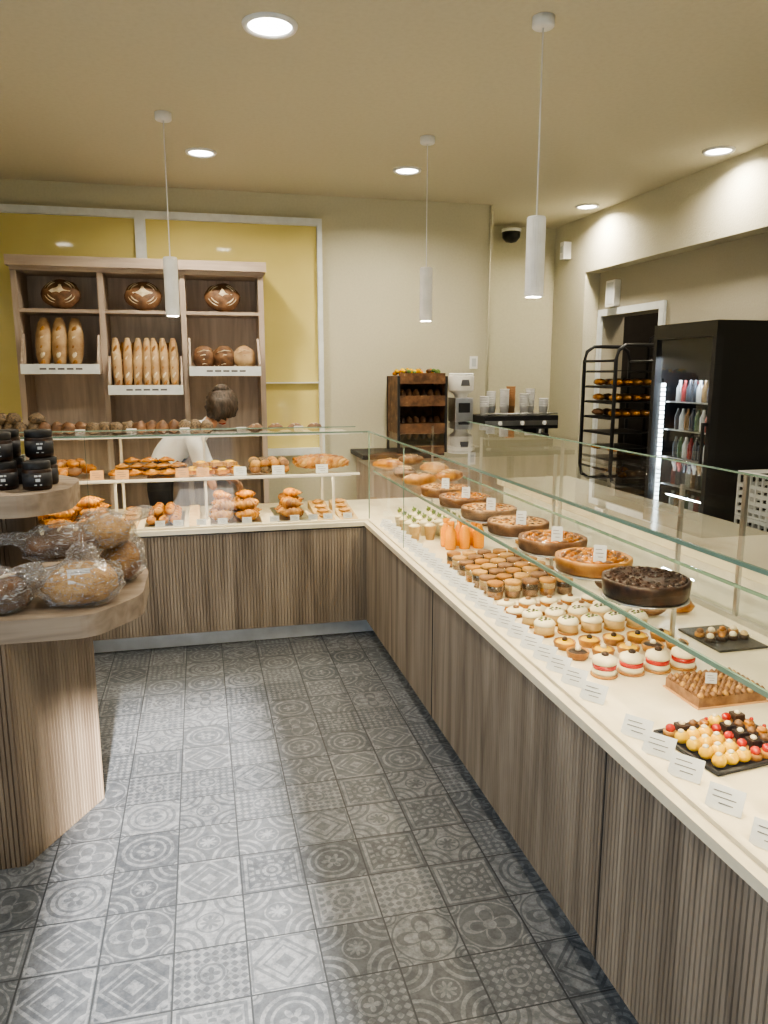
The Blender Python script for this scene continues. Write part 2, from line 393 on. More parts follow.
# ------------------------------------------------------------------ counters
DZ = .715
w = MB()
w.ribs((.94, 4.36), (.94, -.6), .10, .68, (-1, 0), .016, .004)
w.box((.945, -.6, .10), (.965, 4.40, .68), 'groove')
w.box((1.0, -.58, 0), (1.02, 4.46, .10), 'plinth')
for y in (1.55, 3.0): w.box((.9345, y, .10), (.94, y+.004, .68), 'blackp')
w.ribs((-1.8, 4.37), (.94, 4.37), .10, .68, (0, -1), .018, .004)
w.box((-1.8, 4.375, .10), (.945, 4.395, .68), 'groove')
w.box((-1.75, 4.44, 0), (1.0, 4.46, .10), 'plinth')
w.box((.925, -.6, .69), (1.86, 5.15, DZ), 'deck').box((-1.8, 4.355, .69), (.925, 5.15, DZ), 'deck')
w.box((.935, -.6, .68), (1.86, 5.15, .69), 'blackp').box((-1.8, 4.365, .68), (.935, 5.15, .69), 'blackp')
w.box((1.84, -.6, 0), (1.86, 5.15, .68), 'white').box((-1.8, 5.13, 0), (1.84, 5.15, .68), 'white').box((-1.8, 4.395, 0), (-1.78, 5.13, .68), 'white')
w.build('display_counter')

GT = 1.25
g = MB()
def pane(a, b, c, d, m='glass'): g.quad(a, b, c, d, m)
fx, fy = .965, 4.40
pane((fx, -.55, DZ), (fx, fy, DZ), (fx, fy, GT), (fx, -.55, GT), 'glass2')
pane((-1.75, fy, DZ), (fx, fy, DZ), (fx, fy, GT), (-1.75, fy, GT), 'glass2')
pane((fx, -.55, GT), (1.83, -.55, GT), (1.83, 5.1, GT), (fx, 5.1, GT))
pane((-1.75, fy, GT), (fx, fy, GT), (fx, 4.80, GT), (-1.75, 4.80, GT))
E = .003
g.box((fx-E, -.55, GT-.006), (fx+E, fy, GT+.003), 'gedge').box((-1.75, fy-E, GT-.006), (fx-E, fy+E, GT+.003), 'gedge')
g.box((1.83, -.55, GT-.004), (1.836, 5.1, GT+.003), 'gedge').box((-1.75, 4.80, GT-.004), (fx, 4.806, GT+.003), 'gedge')
g.box((fx-E, fy-E, DZ), (fx+E, fy+E, GT-.006), 'gedge')
for y in (.9, 3.6): g.box((fx-.002, y, DZ), (fx+.002, y+.002, GT-.006), 'gedge')
g.box((-.62, fy-.002, DZ), (-.618, fy+.002, GT-.006), 'gedge')
g.box((-1.75, fy-.010, DZ), (fx-.010, fy+.010, DZ+.010), 'deck').box((fx-.010, -.55, DZ), (fx+.010, fy+.010, DZ+.010), 'deck')
SZ = 1.0
pane((1.03, -.55, SZ), (1.47, -.55, SZ), (1.47, 5.1, SZ), (1.03, 5.1, SZ), 'glass2')
g.box((1.024, -.55, SZ-.011), (1.031, 4.55, SZ), 'gedge').box((1.47, -.55, SZ-.010), (1.476, 5.1, SZ), 'gedge')
g.quad((-1.75, 4.62, .976), (.95, 4.62, .976), (.95, 5.10, .976), (-1.75, 5.10, .976), 'glass2')
g.box((-1.75, 4.60, .966), (.95, 4.62, .978), 'white')
for x in (-1.48, -.508, .006, .780): g.box((x, 4.622, DZ), (x+.015, 4.636, .966), 'white').box((x, 5.085, DZ), (x+.015, 5.10, 1.19), 'white')
for y in (.3, 1.15, 2.1, 3.0, 3.9, 4.8): g.box((1.478, y, DZ), (1.490, y+.012, GT-.004), 'steel')
g.box((-1.75, 4.95, 1.19), (.95, 5.22, 1.204), 'white')
g.box((1.835, -.55, DZ), (1.858, 5.1, DZ+.02), 'steel')
for y in (.85, 2.25, 3.65, 5.08): g.box((1.838, y, DZ+.02), (1.850, y+.018, GT), 'steel')
g.quad((1.845, -.5, DZ+.02), (1.845, 5.07, DZ+.02), (1.845, 5.07, GT), (1.845, -.5, GT), 'glass2')
case = g.build('glass_display_case')
def ledbar(a, b, p=20, ang=0, axis='y'):
    a = Vector(a); b = Vector(b); c = (a+b)/2
    w = MB(); w.box(a, b, 'wmetal'); w.build('led_strip', parent=case)
    L = (b-a)
    light('led_lamp', 'AREA', (c.x, c.y, a.z-.003), p, (1, .79, .50), L.x, L.y, rot=(0, ang, 0) if axis == 'y' else (ang, 0, 0), parent=case)
ledbar((1.032, -.5, .986), (1.042, 4.5, .993), p=20, ang=-.5)
ledbar((.972, -.5, 1.240), (.982, 4.38, 1.247), p=16, ang=-.6)
ledbar((-1.7, 4.624, .957), (.9, 4.634, .966), p=8, ang=.5, axis='x')
ledbar((-1.7, 4.407, 1.240), (.93, 4.417, 1.247), p=8, ang=.6, axis='x')
w = MB(); w.box((1.90, -.5, .86), (2.42, 4.7, .90), 'mottle').box((1.93, -.45, 0), (2.38, 4.65, .86), 'white')
for i in range(7): w.box((2.38, -.40+i*.72, .08), (2.395, .28+i*.72, .82), 'wmetal')
w.build('service_worktop', bevel=.003)

# ------------------------------------------------------------------ cards
def card(w, x, y, z, wd=.075, ht=.05, tilt=.45, mat='card', yaw=0):
    R = Euler((-tilt, 0, yaw)).to_matrix()
    def P(a, b, c): return Vector((x, y, z))+R @ Vector((a, b, c))
    h = wd/2
    vs = [P(sx*h, sy*.001, sz) for sx in (-1, 1) for sy in (-1, 1) for sz in (0, ht)]
    w.add(vs, [(0, 1, 3, 2), (4, 6, 7, 5), (0, 4, 5, 1), (2, 3, 7, 6), (0, 2, 6, 4), (1, 5, 7, 3)], mat)
    for k, (f0, f1) in enumerate(((-.7, .3), (-.7, .6), (-.3, .5))):
        zz = ht*(.72-.22*k)
        w.add([P(f0*h, -.0018, zz), P(f1*h, -.0018, zz), P(f1*h, -.0018, zz+ht*.04), P(f0*h, -.0018, zz+ht*.04)], [(0, 1, 2, 3)], 'print')
    w.add([P(-.2*h, .001, ht*.6), P(.2*h, .001, ht*.6), Vector((x, y, z))+Euler((0, 0, yaw)).to_matrix() @ Vector((0, .0+ht*math.sin(tilt)*1.4+.012, 0))], [(0, 1, 2)], mat)
w = MB()
ys = [.80, .93, 1.08, 1.212, 1.343, 1.446, 1.54, 1.754, 1.865, 1.965, 2.06, 2.16, 2.27]+[2.38+.105*i for i in range(18)]
for y in ys:
    if y < 4.3: card(w, 1.0, y, DZ+.001, .072, .052, .6, yaw=-.95)
w.build('price_cards')

# ------------------------------------------------------------------ cakes on glass shelf
def round_cake(name, x, y, z, r, h, side, top, deco=None):
    w = MB()
    w.cyl((x, y, z+.0008), r*1.03, .004, 'steel', 32)
    z += .005
    w.lathe((x, y, z), [(0, 0), (r*.95, 0), (r, .004), (r*1.03, h*.8), (r*1.02, h), (r*.97, h*1.04), (r*.93, h*.93), (0, h*.95)], side, 48, wob=.012)
    w.lathe((x, y, z), [(r*.93, h*.93), (r*.9, h*.98), (0, h*1.0)], top, 32)
    if deco == 'apple':
        for k, (rr, n) in enumerate(((.78, 20), (.55, 14), (.32, 9), (.1, 3))):
            for i in range(n):
                a = 2*pi*i/n+k
                w.ell((x+r*rr*math.cos(a), y+r*rr*math.sin(a), z+h*.99), (r*.14, r*.07, h*.16), 'apple' if (i+k) % 3 else 'crustd', 8, 5, rot=(.3, 0, a+1.2))
    if deco == 'nut':
        for i in range(90):
            a = random.random()*6.28; q = r*.85*math.sqrt(random.random())
            w.ell((x+q*math.cos(a), y+q*math.sin(a), z+h), (.008, .006, .004), random.choice(['crustd', 'crust', 'chocm', 'apple', 'choc']), 6, 4, rot=(0, 0, a))
    if deco == 'choc':
        for i in range(26):
            a = 2*pi*i/26; w.ell((x+r*.88*math.cos(a), y+r*.88*math.sin(a), z+h*1.0), (.009, .009, .006), 'choc', 8, 5)
        for i in range(120):
            a = random.random()*6.28; q = r*.8*math.sqrt(random.random())
            w.cbox((x+q*math.cos(a), y+q*math.sin(a), z+h*1.02), (.010, .004, .003), 'choc', (random.random()*.6, random.random()*.6, a*3))
    if deco and deco != 'choc': card(w, x-r*.2, y-r*.7, z+h*1.03, .036, .05, .15, yaw=-.5)
    return w.build(name)
round_cake('chocolate_cake', 1.147, 1.76, SZ, .112, .050, 'choc', 'choc', 'choc')
for y, d in ((2.04, 'apple'), (2.32, 'apple'), (2.61, 'nut'), (2.91, 'nut'), (3.21, 'apple'), (3.50, 'nut')):
    round_cake({'apple': 'apple_tart', 'nut': 'almond_cake'}[d], 1.145, y, SZ, .112, .042, 'crustd' if y != 2.04 else 'crust', 'apple' if d == 'apple' else 'sponge', d)
def loaf(w, c, L, W, Hh, mat, yaw=0, slashes=3, nz=.15, sl='flour'):
    x, y, z = c
    w.ell((x, y, z+Hh*.55), (L/2, W/2, Hh*.55), mat, 20, 12, nz=nz, ns=7, rot=(0, 0, yaw), flat=.95)
    for i in range(slashes):
        t = (i+.5)/slashes-.5; ca, sa = math.cos(yaw), math.sin(yaw)
        k = math.sqrt(max(0, 1-(t*1.5)**2))
        px, py = x+ca*t*L*.75, y+sa*t*L*.75
        w.ell((px, py, z+Hh*(.30+.78*k)), (W*.30*k+.004, .005, .005), sl, 8, 5, rot=(0, 0, yaw+1.1))
w = MB()
for i, (x, y) in enumerate(((1.12, 3.85), (1.32, 3.95), (1.12, 4.15), (1.34, 4.3), (1.12, 4.55), (1.32, 4.75))): loaf(w, (x, y, SZ+.001), .19, .13, .06, ['crust', 'crois', 'crustd'][i % 3], i*.7, sl='mousse')
w.build('brioche_loaves')

# ------------------------------------------------------------------ deck pastries (right case)
def grid(n, m, x0, y0, dx, dy):
    return [(x0+i*dx, y0+j*dy) for j in range(m) for i in range(n)]
w = MB()
for x, y in grid(4, 1, 1.13, 1.915, .088, .09):
    w.cyl((x, y, DZ+.0005), .040, .006, 'crust', 20)
    w.lathe((x, y, DZ+.006), [(0, 0), (.034, 0), (.037, .008), (.034, .017), (.031, .018)], 'cream', 20)
    w.lathe((x, y, DZ+.022), [(.030, 0), (.035, .003), (.035, .012), (.030, .015)], 'red', 20)
    w.lathe((x, y, DZ+.036), [(.031, 0), (.037, .006), (.034, .018), (.018, .026), (0, .027)], 'cream', 20)
    w.ell((x, y, DZ+.066), (.012, .012, .008), 'choc', 8, 6)
w.build('macaron_cakes')
w = MB()
for x, y in grid(5, 2, 1.12, 2.06, .088, .09):
    w.lathe((x, y, DZ+.0005), [(0, 0), (.030, 0), (.036, .022), (.034, .024), (.032, .019)], 'crust', 20, wob=.03)
    w.lathe((x, y, DZ+.018), [(.033, 0), (.025, .006), (0, .008)], 'yel' if (x > 1.15 and x < 1.38) or y > 2.1 else 'choc', 18)
    w.ell((x, y, DZ+.030), (.010, .010, .008), 'cream' if y < 2.1 else 'choc', 8, 6)
w.build('lemon_tartlets')
w = MB()
for x, y in grid(5, 2, 1.11, 2.28, .088, .10):
    w.cyl((x, y, DZ+.0005), .036, .008, 'crust', 20)
    w.lathe((x, y, DZ+.008), [(0, 0), (.034, 0), (.035, .028), (.034, .03)], 'mousse', 20)
    w.lathe((x, y, DZ+.036), [(.036, 0), (.037, .006), (.030, .016), (0, .018)], 'cream', 20)
    for k in range(7):
        a = k*.9; q = .017 if k < 5 else .004
        w.ell((x+q*math.cos(a), y+q*math.sin(a), DZ+.053), (.006, .005, .004), 'choc' if k % 2 else 'green', 6, 4)
w.build('mousse_cakes')
w = MB()
for x, y in grid(5, 2, 1.10, 2.50, .088, .09):
    w.cyl((x, y, DZ+.0005), .036, .014, 'crust', 20)
    w.lathe((x, y, DZ+.014), [(.034, 0), (.036, .006), (.024, .014), (0, .016)], 'cream', 20)
    w.ell((x, y, DZ+.032), (.012, .012, .007), 'chocm', 8, 5)
w.build('cream_tartlets')
w = MB()
for j in range(7):
    for i in range(5):
        x, y = 1.105+i*.075, 2.72+j*.085
        w.lathe((x, y, DZ+.0005), [(0, 0), (.029, 0), (.031, .004), (.031, .030)], 'chocm' if (i+j) % 3 else 'apple', 18)
        w.lathe((x, y, DZ+.030), [(.031, 0), (.031, .022), (.028, .024)], 'mousse' if (i+j) % 2 else 'choc', 18)
        w.lathe((x, y, DZ+.053), [(.032, 0), (.033, .003), (.033, .012), (.030, .014), (0, .014)], ['crust', 'sponge', 'chocm'][(i+2*j) % 3], 18)
        w.lathe((x, y, DZ), [(.033, .001), (.0335, .05), (.030, .058)], 'gjar', 18)
w.build('dessert_jars')
w = MB()
for i in range(3):
    for j in range(2):
        x, y = 1.20+i*.075, 3.56+j*.075
        w.lathe((x, y, DZ+.0005), [(0, 0), (.026, 0), (.028, .01), (.028, .085), (.016, .11), (.014, .125)], 'orange', 18)
        w.lathe((x, y, DZ+.125), [(.017, 0), (.017, .018), (.015, .020), (0, .020)], 'orange', 16)
w.build('juice_bottles')
w = MB()
for j in range(4):
    for i in range(5):
        x, y = 1.08+i*.085, 3.80+j*.10
        w.lathe((x, y, DZ+.0005), [(0, 0), (.022, 0), (.034, .075), (.036, .077)], 'cream' if j % 2 else 'mousse', 18)
        w.lathe((x, y, DZ+.074), [(.033, 0), (.02, .012), (0, .02)], 'cream', 14)
        for k in range(7):
            a = k*.9; w.ell((x+.012*math.cos(a), y+.012*math.sin(a), DZ+.10+.008*(k % 3)), (.014, .005, .006), 'green' if k % 3 else 'cream', 6, 4, rot=(0, -.8, a))
w.build('dessert_cups')
w = MB()
w.box((1.25, 1.64, DZ+.0005), (1.47, 1.80, DZ+.004), 'cardk').box((1.255, 1.645, DZ+.004), (1.465, 1.795, DZ+.030), 'chocm')
for i in range(11):
    for j in range(8):
        x, y = 1.265+i*.019, 1.653+j*.0192
        w.lathe((x, y, DZ+.030), [(.0085, 0), (.009, .005), (.005, .011), (0, .015)], 'chocm' if (i+j) % 4 else 'sponge', 8)
card(w, 1.33, 1.70, DZ+.043, .03, .03, .1, yaw=-.4)
w.build('hazelnut_square_cake')
w = MB()
tx, ty, a0 = 1.20, 1.455, .12
def T(x, y): return (tx+x*math.cos(a0)-y*math.sin(a0), ty+x*math.sin(a0)+y*math.cos(a0))
q = [T(-.13, -.105), T(.13, -.105), T(.13, .105), T(-.13, .105)]
w.prism(q, DZ+.0005, DZ+.006, 'slate')
for (a, b) in ((0, 1), (1, 2), (2, 3), (3, 0)):
    w.tube([(*q[a], DZ+.008), (*q[b], DZ+.008)], .005, 'slate', 6)
for i in range(7):
    for j in range(5):
        x, y = T(-.105+i*.035, -.08+j*.040); z = DZ+.006
        t = [0, 0, 0, 1, 2, 3, 4][i] if j < 4 else (i+1) % 5
        if j == 0 and i > 3: t = [1, 3, 1][i-4]
        if t == 0:
            w.ell((x, y, z+.015), (.018, .016, .017), 'yel', 10, 7, flat=.85); w.ell((x-.003, y, z+.031), (.008, .007, .005), 'cream', 8, 5)
        elif t == 1:
            w.cyl((x, y, z), .016, .014, 'crust', 12); w.ell((x, y, z+.020), (.012, .012, .011), 'red', 8, 6)
        elif t == 2:
            w.cbox((x, y, z+.013), (.027, .027, .024), 'choc'); w.ell((x, y, z+.028), (.008, .008, .006), 'cream', 8, 5)
        elif t == 3:
            w.cyl((x, y, z), .016, .018, 'choc', 12); w.lathe((x, y, z+.018), [(.011, 0), (.009, .008), (0, .014)], 'chocm', 10)
        else:
            w.cyl((x, y, z), .016, .012, 'crust', 12); w.ell((x, y, z+.016), (.013, .013, .010), 'apple', 8, 6)
            w.ell((x+.005, y, z+.026), (.006, .005, .005), 'red', 6, 4)
w.build('petit_four_tray')
w = MB(); ty2 = 2.10; w.box((1.58, ty2-.11, DZ+.0005), (1.76, ty2+.11, DZ+.008), 'slate')
for i in range(4):
    for j in range(4):
        if (i*3+j) % 3 == 0: continue
        x, y = 1.605+i*.043, ty2-.08+j*.053
        w.cyl((x, y, DZ+.008), .017, .013, 'choc' if j % 2 else 'crust', 12)
        w.ell((x, y, DZ+.026), (.012, .012, .010), random.choice(['cream', 'chocm', 'apple', 'mousse']), 8, 6)
w.build('slate_pastry_tray')
w = MB()
for i in range(12):
    for j in range(2):
        x, y = 1.59+j*.12, 2.38+i*.17
        loaf(w, (x, y, DZ+.001), .10, .06, .045, random.choice(['crust', 'crois', 'choc', 'chocm']), i, 2, sl='cream')
w.build('eclairs')
w = MB()
for i in range(8):
    x, y = 1.13+.09*(i % 4), 1.05+.12*(i//4)
    w.lathe((x, y, DZ+.0005), [(0, 0), (.032, 0), (.036, .022), (.032, .020)], 'crust', 18); w.lathe((x, y, DZ+.018), [(.033, 0), (.02, .012), (0, .016)], 'red', 16)
w.build('berry_tartlets')

# ------------------------------------------------------------------ back case pastries
w = MB()
for a, b in ((-1.45, -.52), (-.34, -.12), (.03, .33), (.42, .62)): w.box((a, 4.47, DZ+.0005), (b, 4.95, DZ+.006), 'steel')
for a, b in ((-.48, -.38), (-.09, -.03), (.66, .77), (.80, .91)):
    w.add([(a, 4.46, DZ+.002), (b, 4.46, DZ+.002), (b, 4.9, DZ+.05), (a, 4.9, DZ+.05), (a, 4.46, DZ), (b, 4.46, DZ), (b, 4.9, DZ), (a, 4.9, DZ)], [(0, 1, 2, 3), (4, 7, 6, 5), (0, 4, 5, 1), (2, 6, 7, 3), (1, 5, 6, 2), (0, 3, 7, 4)], 'mousse')
def croissant(w, x, y, z, L=.13, yaw=0, mat='crois', R=.034):
    pts = []; rad = []; n = 40
    for k in range(n+1):
        t = k/n*2-1; a = t*1.05
        lx = L*.5*math.sin(a)/math.sin(1.05); ly = (1-math.cos(a))*L*.62
        ph = (abs(t)*4.2) % 1
        r = R*(max(.14, (1-abs(t)**1.9)))*(1.12-.32*ph)
        pts.append((x+lx*math.cos(yaw)-ly*math.sin(yaw), y+lx*math.sin(yaw)+ly*math.cos(yaw), z+R*.8)); rad.append(r)
    w.tube(pts, rad, mat, 12, .85)
rj = lambda a: random.uniform(-a, a)
for cx in (-1.35, -1.22, -1.09, -.95, -.81, -.66):
    for j in range(5): croissant(w, cx+rj(.02), 4.51+j*.085, DZ+.010, .15, rj(.6), random.choice(['crois', 'crois', 'crust']))
    for j in range(4): croissant(w, cx+.03, 4.55+j*.085, DZ+.056, .14, rj(.6))
    if cx > -1.1:
        for j in range(2): croissant(w, cx+.01, 4.62+j*.085, DZ+.104, .13, rj(.6))
for cx in (.11, .25, .52):
    for j in range(5): croissant(w, cx+rj(.015), 4.52+j*.08, DZ+.010, .14, rj(.7)+3.14*(j % 2), random.choice(['crois', 'crust']), R=.040)
    for j in range(4): croissant(w, cx+rj(.02), 4.57+j*.085, DZ+.060, .135, rj(.9), random.choice(['crois', 'crust']), R=.037)
    croissant(w, cx+rj(.02), 4.72, DZ+.108, .12, rj(1))
for j in range(5):
    for i in range(3): loaf(w, (-.30+i*.066, 4.52+j*.085, DZ+.008), .085, .062, .045, 'crois', 1.5, 2, sl='crust')
for j in range(3):
    for i in range(2): loaf(w, (-.265+i*.065, 4.57+j*.085, DZ+.050), .085, .06, .045, random.choice(['crust', 'crois']), 1.5, 2, sl='crois')
for a in (.715, .855, -.43):
    for j in range(4): loaf(w, (a, 4.52+j*.1, DZ+.006+.0112*j), .075, .07, .025, 'sponge', 0, 2, sl='crust')
w.build('croissant_trays')
w = MB()
for x in (-1.3, -1.1, -.9, -.72, -.55, -.45, -.25, -.15, -.02, .1, .24, .40, .52, .63, .72, .84): card(w, x, 4.435, DZ+.011, .055, .034, .3)
for x, c in ((-1.35, 'card'), (-.95, 'card'), (-.60, 'cardk'), (-.46, 'cardk'), (-.12, 'cardk'), (.0, 'cardk'), (.22, 'card'), (.45, 'card'), (.72, 'card')): card(w, x, 4.645, .9775, .075, .055, .15, mat=c)
for x in (-1.25, -1.0, -.72, -.42, -.1, .25, .62): card(w, x, 4.965, 1.2045, .06, .045, .1)
w.build('price_cards')
sz = .9770
w = MB()
for i in range(26): loaf(w, (-1.1+random.uniform(-.05, .42), 4.74+random.random()*.25, sz+(.0 if i < 16 else .04)), .10, .065, .055, random.choice(['crois', 'crust', 'crois', 'crustd']), random.random()*3, 2, sl='crust')
w.build('bread_rolls')
def spiral(w, x, y, z, r, mat):
    pts = []; rad = []
    for k in range(46):
        t = k/45; a = t*5.2*pi; q = r*(1-t*.92)
        pts.append((x+q*math.cos(a), y+q*math.sin(a), z+r*.25+.018*t)); rad.append(r*.2)
    w.tube(pts, rad, mat, 8)
w = MB()
for i in range(8): spiral(w, -.50+(i % 4)*.10, 4.78+(i//4)*.13, sz, .052, 'crois')
for i in range(5): spiral(w, -.47+(i % 5)*.08, 4.85, sz+.035, .048, 'crust')
for i in range(3): spiral(w, -.42+i*.1, 4.87, sz+.068, .045, 'crois')
w.build('cinnamon_swirls')
w = MB()
for i in range(8):
    x, y = -.06+(i % 4)*.088, 4.77+(i//4)*.12
    w.cbox((x, y, sz+.014), (.072, .072, .024), 'crois', (0, 0, .3)); w.ell((x, y, sz+.027), (.030, .030, .010), 'yel', 10, 6)
for i in range(3): w.cbox((-.01+i*.088, 4.85, sz+.052), (.072, .072, .024), 'sponge', (0, 0, .5)); w.ell((-.01+i*.088, 4.85, sz+.066), (.030, .030, .010), 'yel', 10, 6)
w.build('custard_danishes')
w = MB()
for i in range(24):
    x, y = .32+(i % 4)*.058, 4.73+(i//4 % 3)*.09
    w.ell((x, y, sz+.024+(.035 if i > 11 else 0)), (.034, .03, .026), random.choice(['seed', 'sponge', 'flour', 'crust', 'chocm']), 12, 8, nz=.2, flat=.85)
w.build('cookies')
w = MB()
for y0, rr, mats in ((4.86, .036, ('crois', 'crois', 'crust')), (4.74, .030, ('crois', 'sponge', 'crust'))):
    for s_ in range(3):
        pts = [(.57+t*.33/20, y0+.028*math.sin(t*.9+s_*2.094), sz+.054+.015*math.cos(t*.9+s_*2.094)) for t in range(21)]
        w.tube(pts, [.008+rr*.7*math.sin(pi*(t+.5)/21) for t in range(21)], mats[s_], 10)
w.build('braided_brioche')
w = MB()
for i in range(23):
    x = -1.5+i*.07
    w.ell((x, 5.08+.03*(i % 2), 1.2045+.040), (.042, .05, .044), 'seed' if (i//4) % 2 else 'crustd', 12, 8, nz=.3, flat=.9)
    if i % 3 and x < -.95: w.ell((x+.02, 5.13, 1.2045+.100), (.050, .055, .04), 'seed', 10, 8, nz=.3)
for i in range(4): loaf(w, (.35+i*.13, 5.08, 1.2045), .11, .09, .05, 'crustd', .8, 2)
w.build('seeded_rolls')

# ------------------------------------------------------------------ wooden bread shelf
w = MB()
yF, yB = 6.02, 6.38; xs = [-1.24, -.665, -.09, .485]
w.box((-1.28, yF-.05, 2.33), (.525, yB, 2.40), 'oakh').box((-1.26, yF-.02, 2.30), (.505, yB, 2.33), 'oakh')
for x in xs: w.box((x-.02, yF, 0), (x+.02, yB, 2.30), 'oak')
w.box((xs[0]+.02, yB-.02, 0), (xs[3]-.02, yB, 2.30), 'oakb')
zshelf = [(2.04, 1.60), (2.04, 1.45), (2.04, 1.585)]
for i in range(3):
    a, b = xs[i]+.02, xs[i+1]-.02
    for z in (zshelf[i][0], zshelf[i][1], 1.14, .8): w.box((a, yF+.01, z-.025), (b, yB-.02, z), 'oakh')
    z = zshelf[i][1]
    for x in (a+.005, b-.020):
        w.add([(x, yF+.01, z-.02), (x, yF-.13, z-.02), (x, yF-.13, z+.07), (x, yF+.01, z+.26), (x+.015, yF+.01, z-.02), (x+.015, yF-.13, z-.02), (x+.015, yF-.13, z+.07), (x+.015, yF+.01, z+.26)],
              [(0, 1, 2, 3), (7, 6, 5, 4), (0, 4, 5, 1), (1, 5, 6, 2), (2, 6, 7, 3), (3, 7, 4, 0)], 'oak')
    w.box((a+.02, yF-.13, z-.02), (b-.02, yF+.01, z), 'oakh')
    w.box((a+.005, yF-.142, z-.02), (b-.005, yF-.13, z+.05), 'frame')
    for k in range(5):
        q = a+.13+k*.06; w.box((q, yF-.1435, z+.010), (q+.045, yF-.142, z+.022), 'print')
w.build('bread_shelf_unit')
def flourloaf(x):
    w = MB(); c = Vector((x, 6.12, 2.046+.105)); rt = (math.radians(68), 0, 0)
    w.ell(c, (.135, .112, .06), 'crustd', 28, 16, nz=.08, ns=6, rot=rt)
    R = Euler(rt).to_matrix()
    q = [c+R @ Vector(p) for p in ((-.075, 0, .052), (0, -.055, .052), (.075, 0, .052), (0, .055, .052), (0, 0, .066))]
    w.add(q, [(0, 1, 4), (1, 2, 4), (2, 3, 4), (3, 0, 4)], 'flour')
    for k in range(4):
        a = k*pi/2+pi/4
        for rr, th_ in ((.088, .005), (.108, .003)):
            w.tube([c+R @ Vector((math.cos(a+d)*rr, math.sin(a+d)*rr*.84, .060*math.sqrt(max(0, 1-(rr/.135)**2))+.002)) for d in (-.45, -.22, 0, .22, .45)], [.001, th_, th_*1.1, th_, .001], 'flour', 6)
    w.build('round_bread_loaf')
for x in (-.95, -.378, .2): flourloaf(x)
def baguette(w, x, y, z, L, r, mat='bag_crust', lean=.28, tw=0):
    n = 30; pts = []; rad = []
    for k in range(n+1):
        t = k/n; s_ = min(1, math.sin(pi*min(max(t, .03), .97))**.3)
        rad.append(r*s_*(1+.03*math.sin(t*30)))
        pts.append((x+tw*t, y+t*L*math.sin(lean), z+r*.3+t*L*math.cos(lean)))
    w.tube(pts, rad, mat, 12)
    for k in range(5):
        t = .15+k*.17
        w.ell((x+tw*t, y+t*L*math.sin(lean)-r*.9, z+t*L*math.cos(lean)), (r*.30, r*.2, L*.075), 'flour' if k % 2 else 'crust', 8, 6, rot=(-lean, .45, 0))
w = MB()
for i in range(3): baguette(w, -1.085+i*.108, 6.03, 1.606, .37, .058, 'bag_crust', .3)
w.build('country_baguettes')
w = MB()
for i in range(7): baguette(w, -.575+i*.067, 5.99, 1.456, .39, .037, 'bag_crust', .3, random.uniform(-.02, .01))
for i in range(5): baguette(w, -.55+i*.083, 6.10, 1.456, .36, .034, 'crust', .3)
w.build('baguettes')
w = MB()
for i in range(3): w.ell((.045+i*.150, 6.01, 1.61+.085), (.085, .065, .095), ['crustd', 'crustd', 'bag_crust'][i], 18, 12, nz=.15, ns=6, rot=(-.25, 0, 0))
for i in range(3):
    for k in range(4): w.tube([(.045+i*.150-.05, 5.965, 1.64+k*.033), (.045+i*.150, 5.945, 1.655+k*.033), (.045+i*.150+.05, 5.965, 1.65+k*.033)], [.002, .004, .002], 'flour', 6)
w.build('sourdough_loaves')

# ------------------------------------------------------------------ left display stand
def offset(poly, d):
    c = Vector((sum(p[0] for p in poly)/len(poly), sum(p[1] for p in poly)/len(poly)))
    return [tuple(c+(Vector(p)-c)*(1+d)) for p in poly]
w = MB()
col = [(-.62, 2.46), (-.42, 2.83), (-.62, 3.20), (-1.15, 3.20), (-1.35, 2.83), (-1.15, 2.46)]
cc = Vector((-.885, 2.83))
w.prism(offset(col, -.02), 0, .77, 'groove2')
for i in range(6):
    a, b = Vector(col[i]), Vector(col[(i+1) % 6]); n = ((a+b)/2-cc)
    d = (b-a).normalized(); n = Vector((d.y, -d.x)) if Vector((d.y, -d.x)).dot(n) > 0 else Vector((-d.y, d.x))
    w.ribs(tuple(a), tuple(b), 0, .765, tuple(n), .015, .004, 'rib2', 'groove2')
def rounded(poly, r, n=5):
    out = []; N = len(poly)
    for i in range(N):
        p = Vector(poly[i]); a = (Vector(poly[i-1])-p).normalized(); b = (Vector(poly[(i+1) % N])-p).normalized()
        for k in range(n+1):
            t = k/n; out.append(tuple(p+a*r*(1-t)**2+b*r*t**2))
    return out
top = rounded([(-1.5, 2.46), (-.36, 2.46), (-.22, 2.66), (-.22, 3.02), (-.36, 3.22), (-1.5, 3.22)], .06)
w.prism(top, .765, .84, 'oakt')
up = rounded([(-1.4, 2.66), (-.56, 2.66), (-.45, 2.78), (-.45, 3.04), (-.56, 3.20), (-1.4, 3.20)], .06)
w.prism(up, 1.125, 1.20, 'oakt')
col2 = rounded([(-1.25, 2.86), (-.64, 2.86), (-.59, 2.94), (-.64, 3.10), (-1.25, 3.10)], .04)
w.prism(offset(col2, -.015), .84, 1.125, 'rib2')
for i in range(len(col2)):
    a, b = Vector(col2[i]), Vector(col2[(i+1) % len(col2)])
    if (b-a).length > .03:
        d = (b-a).normalized(); w.ribs(tuple(a), tuple(b), .84, 1.125, (d.y, -d.x), .015, .004, 'rib2', 'groove2')
w.build('wooden_display_stand')

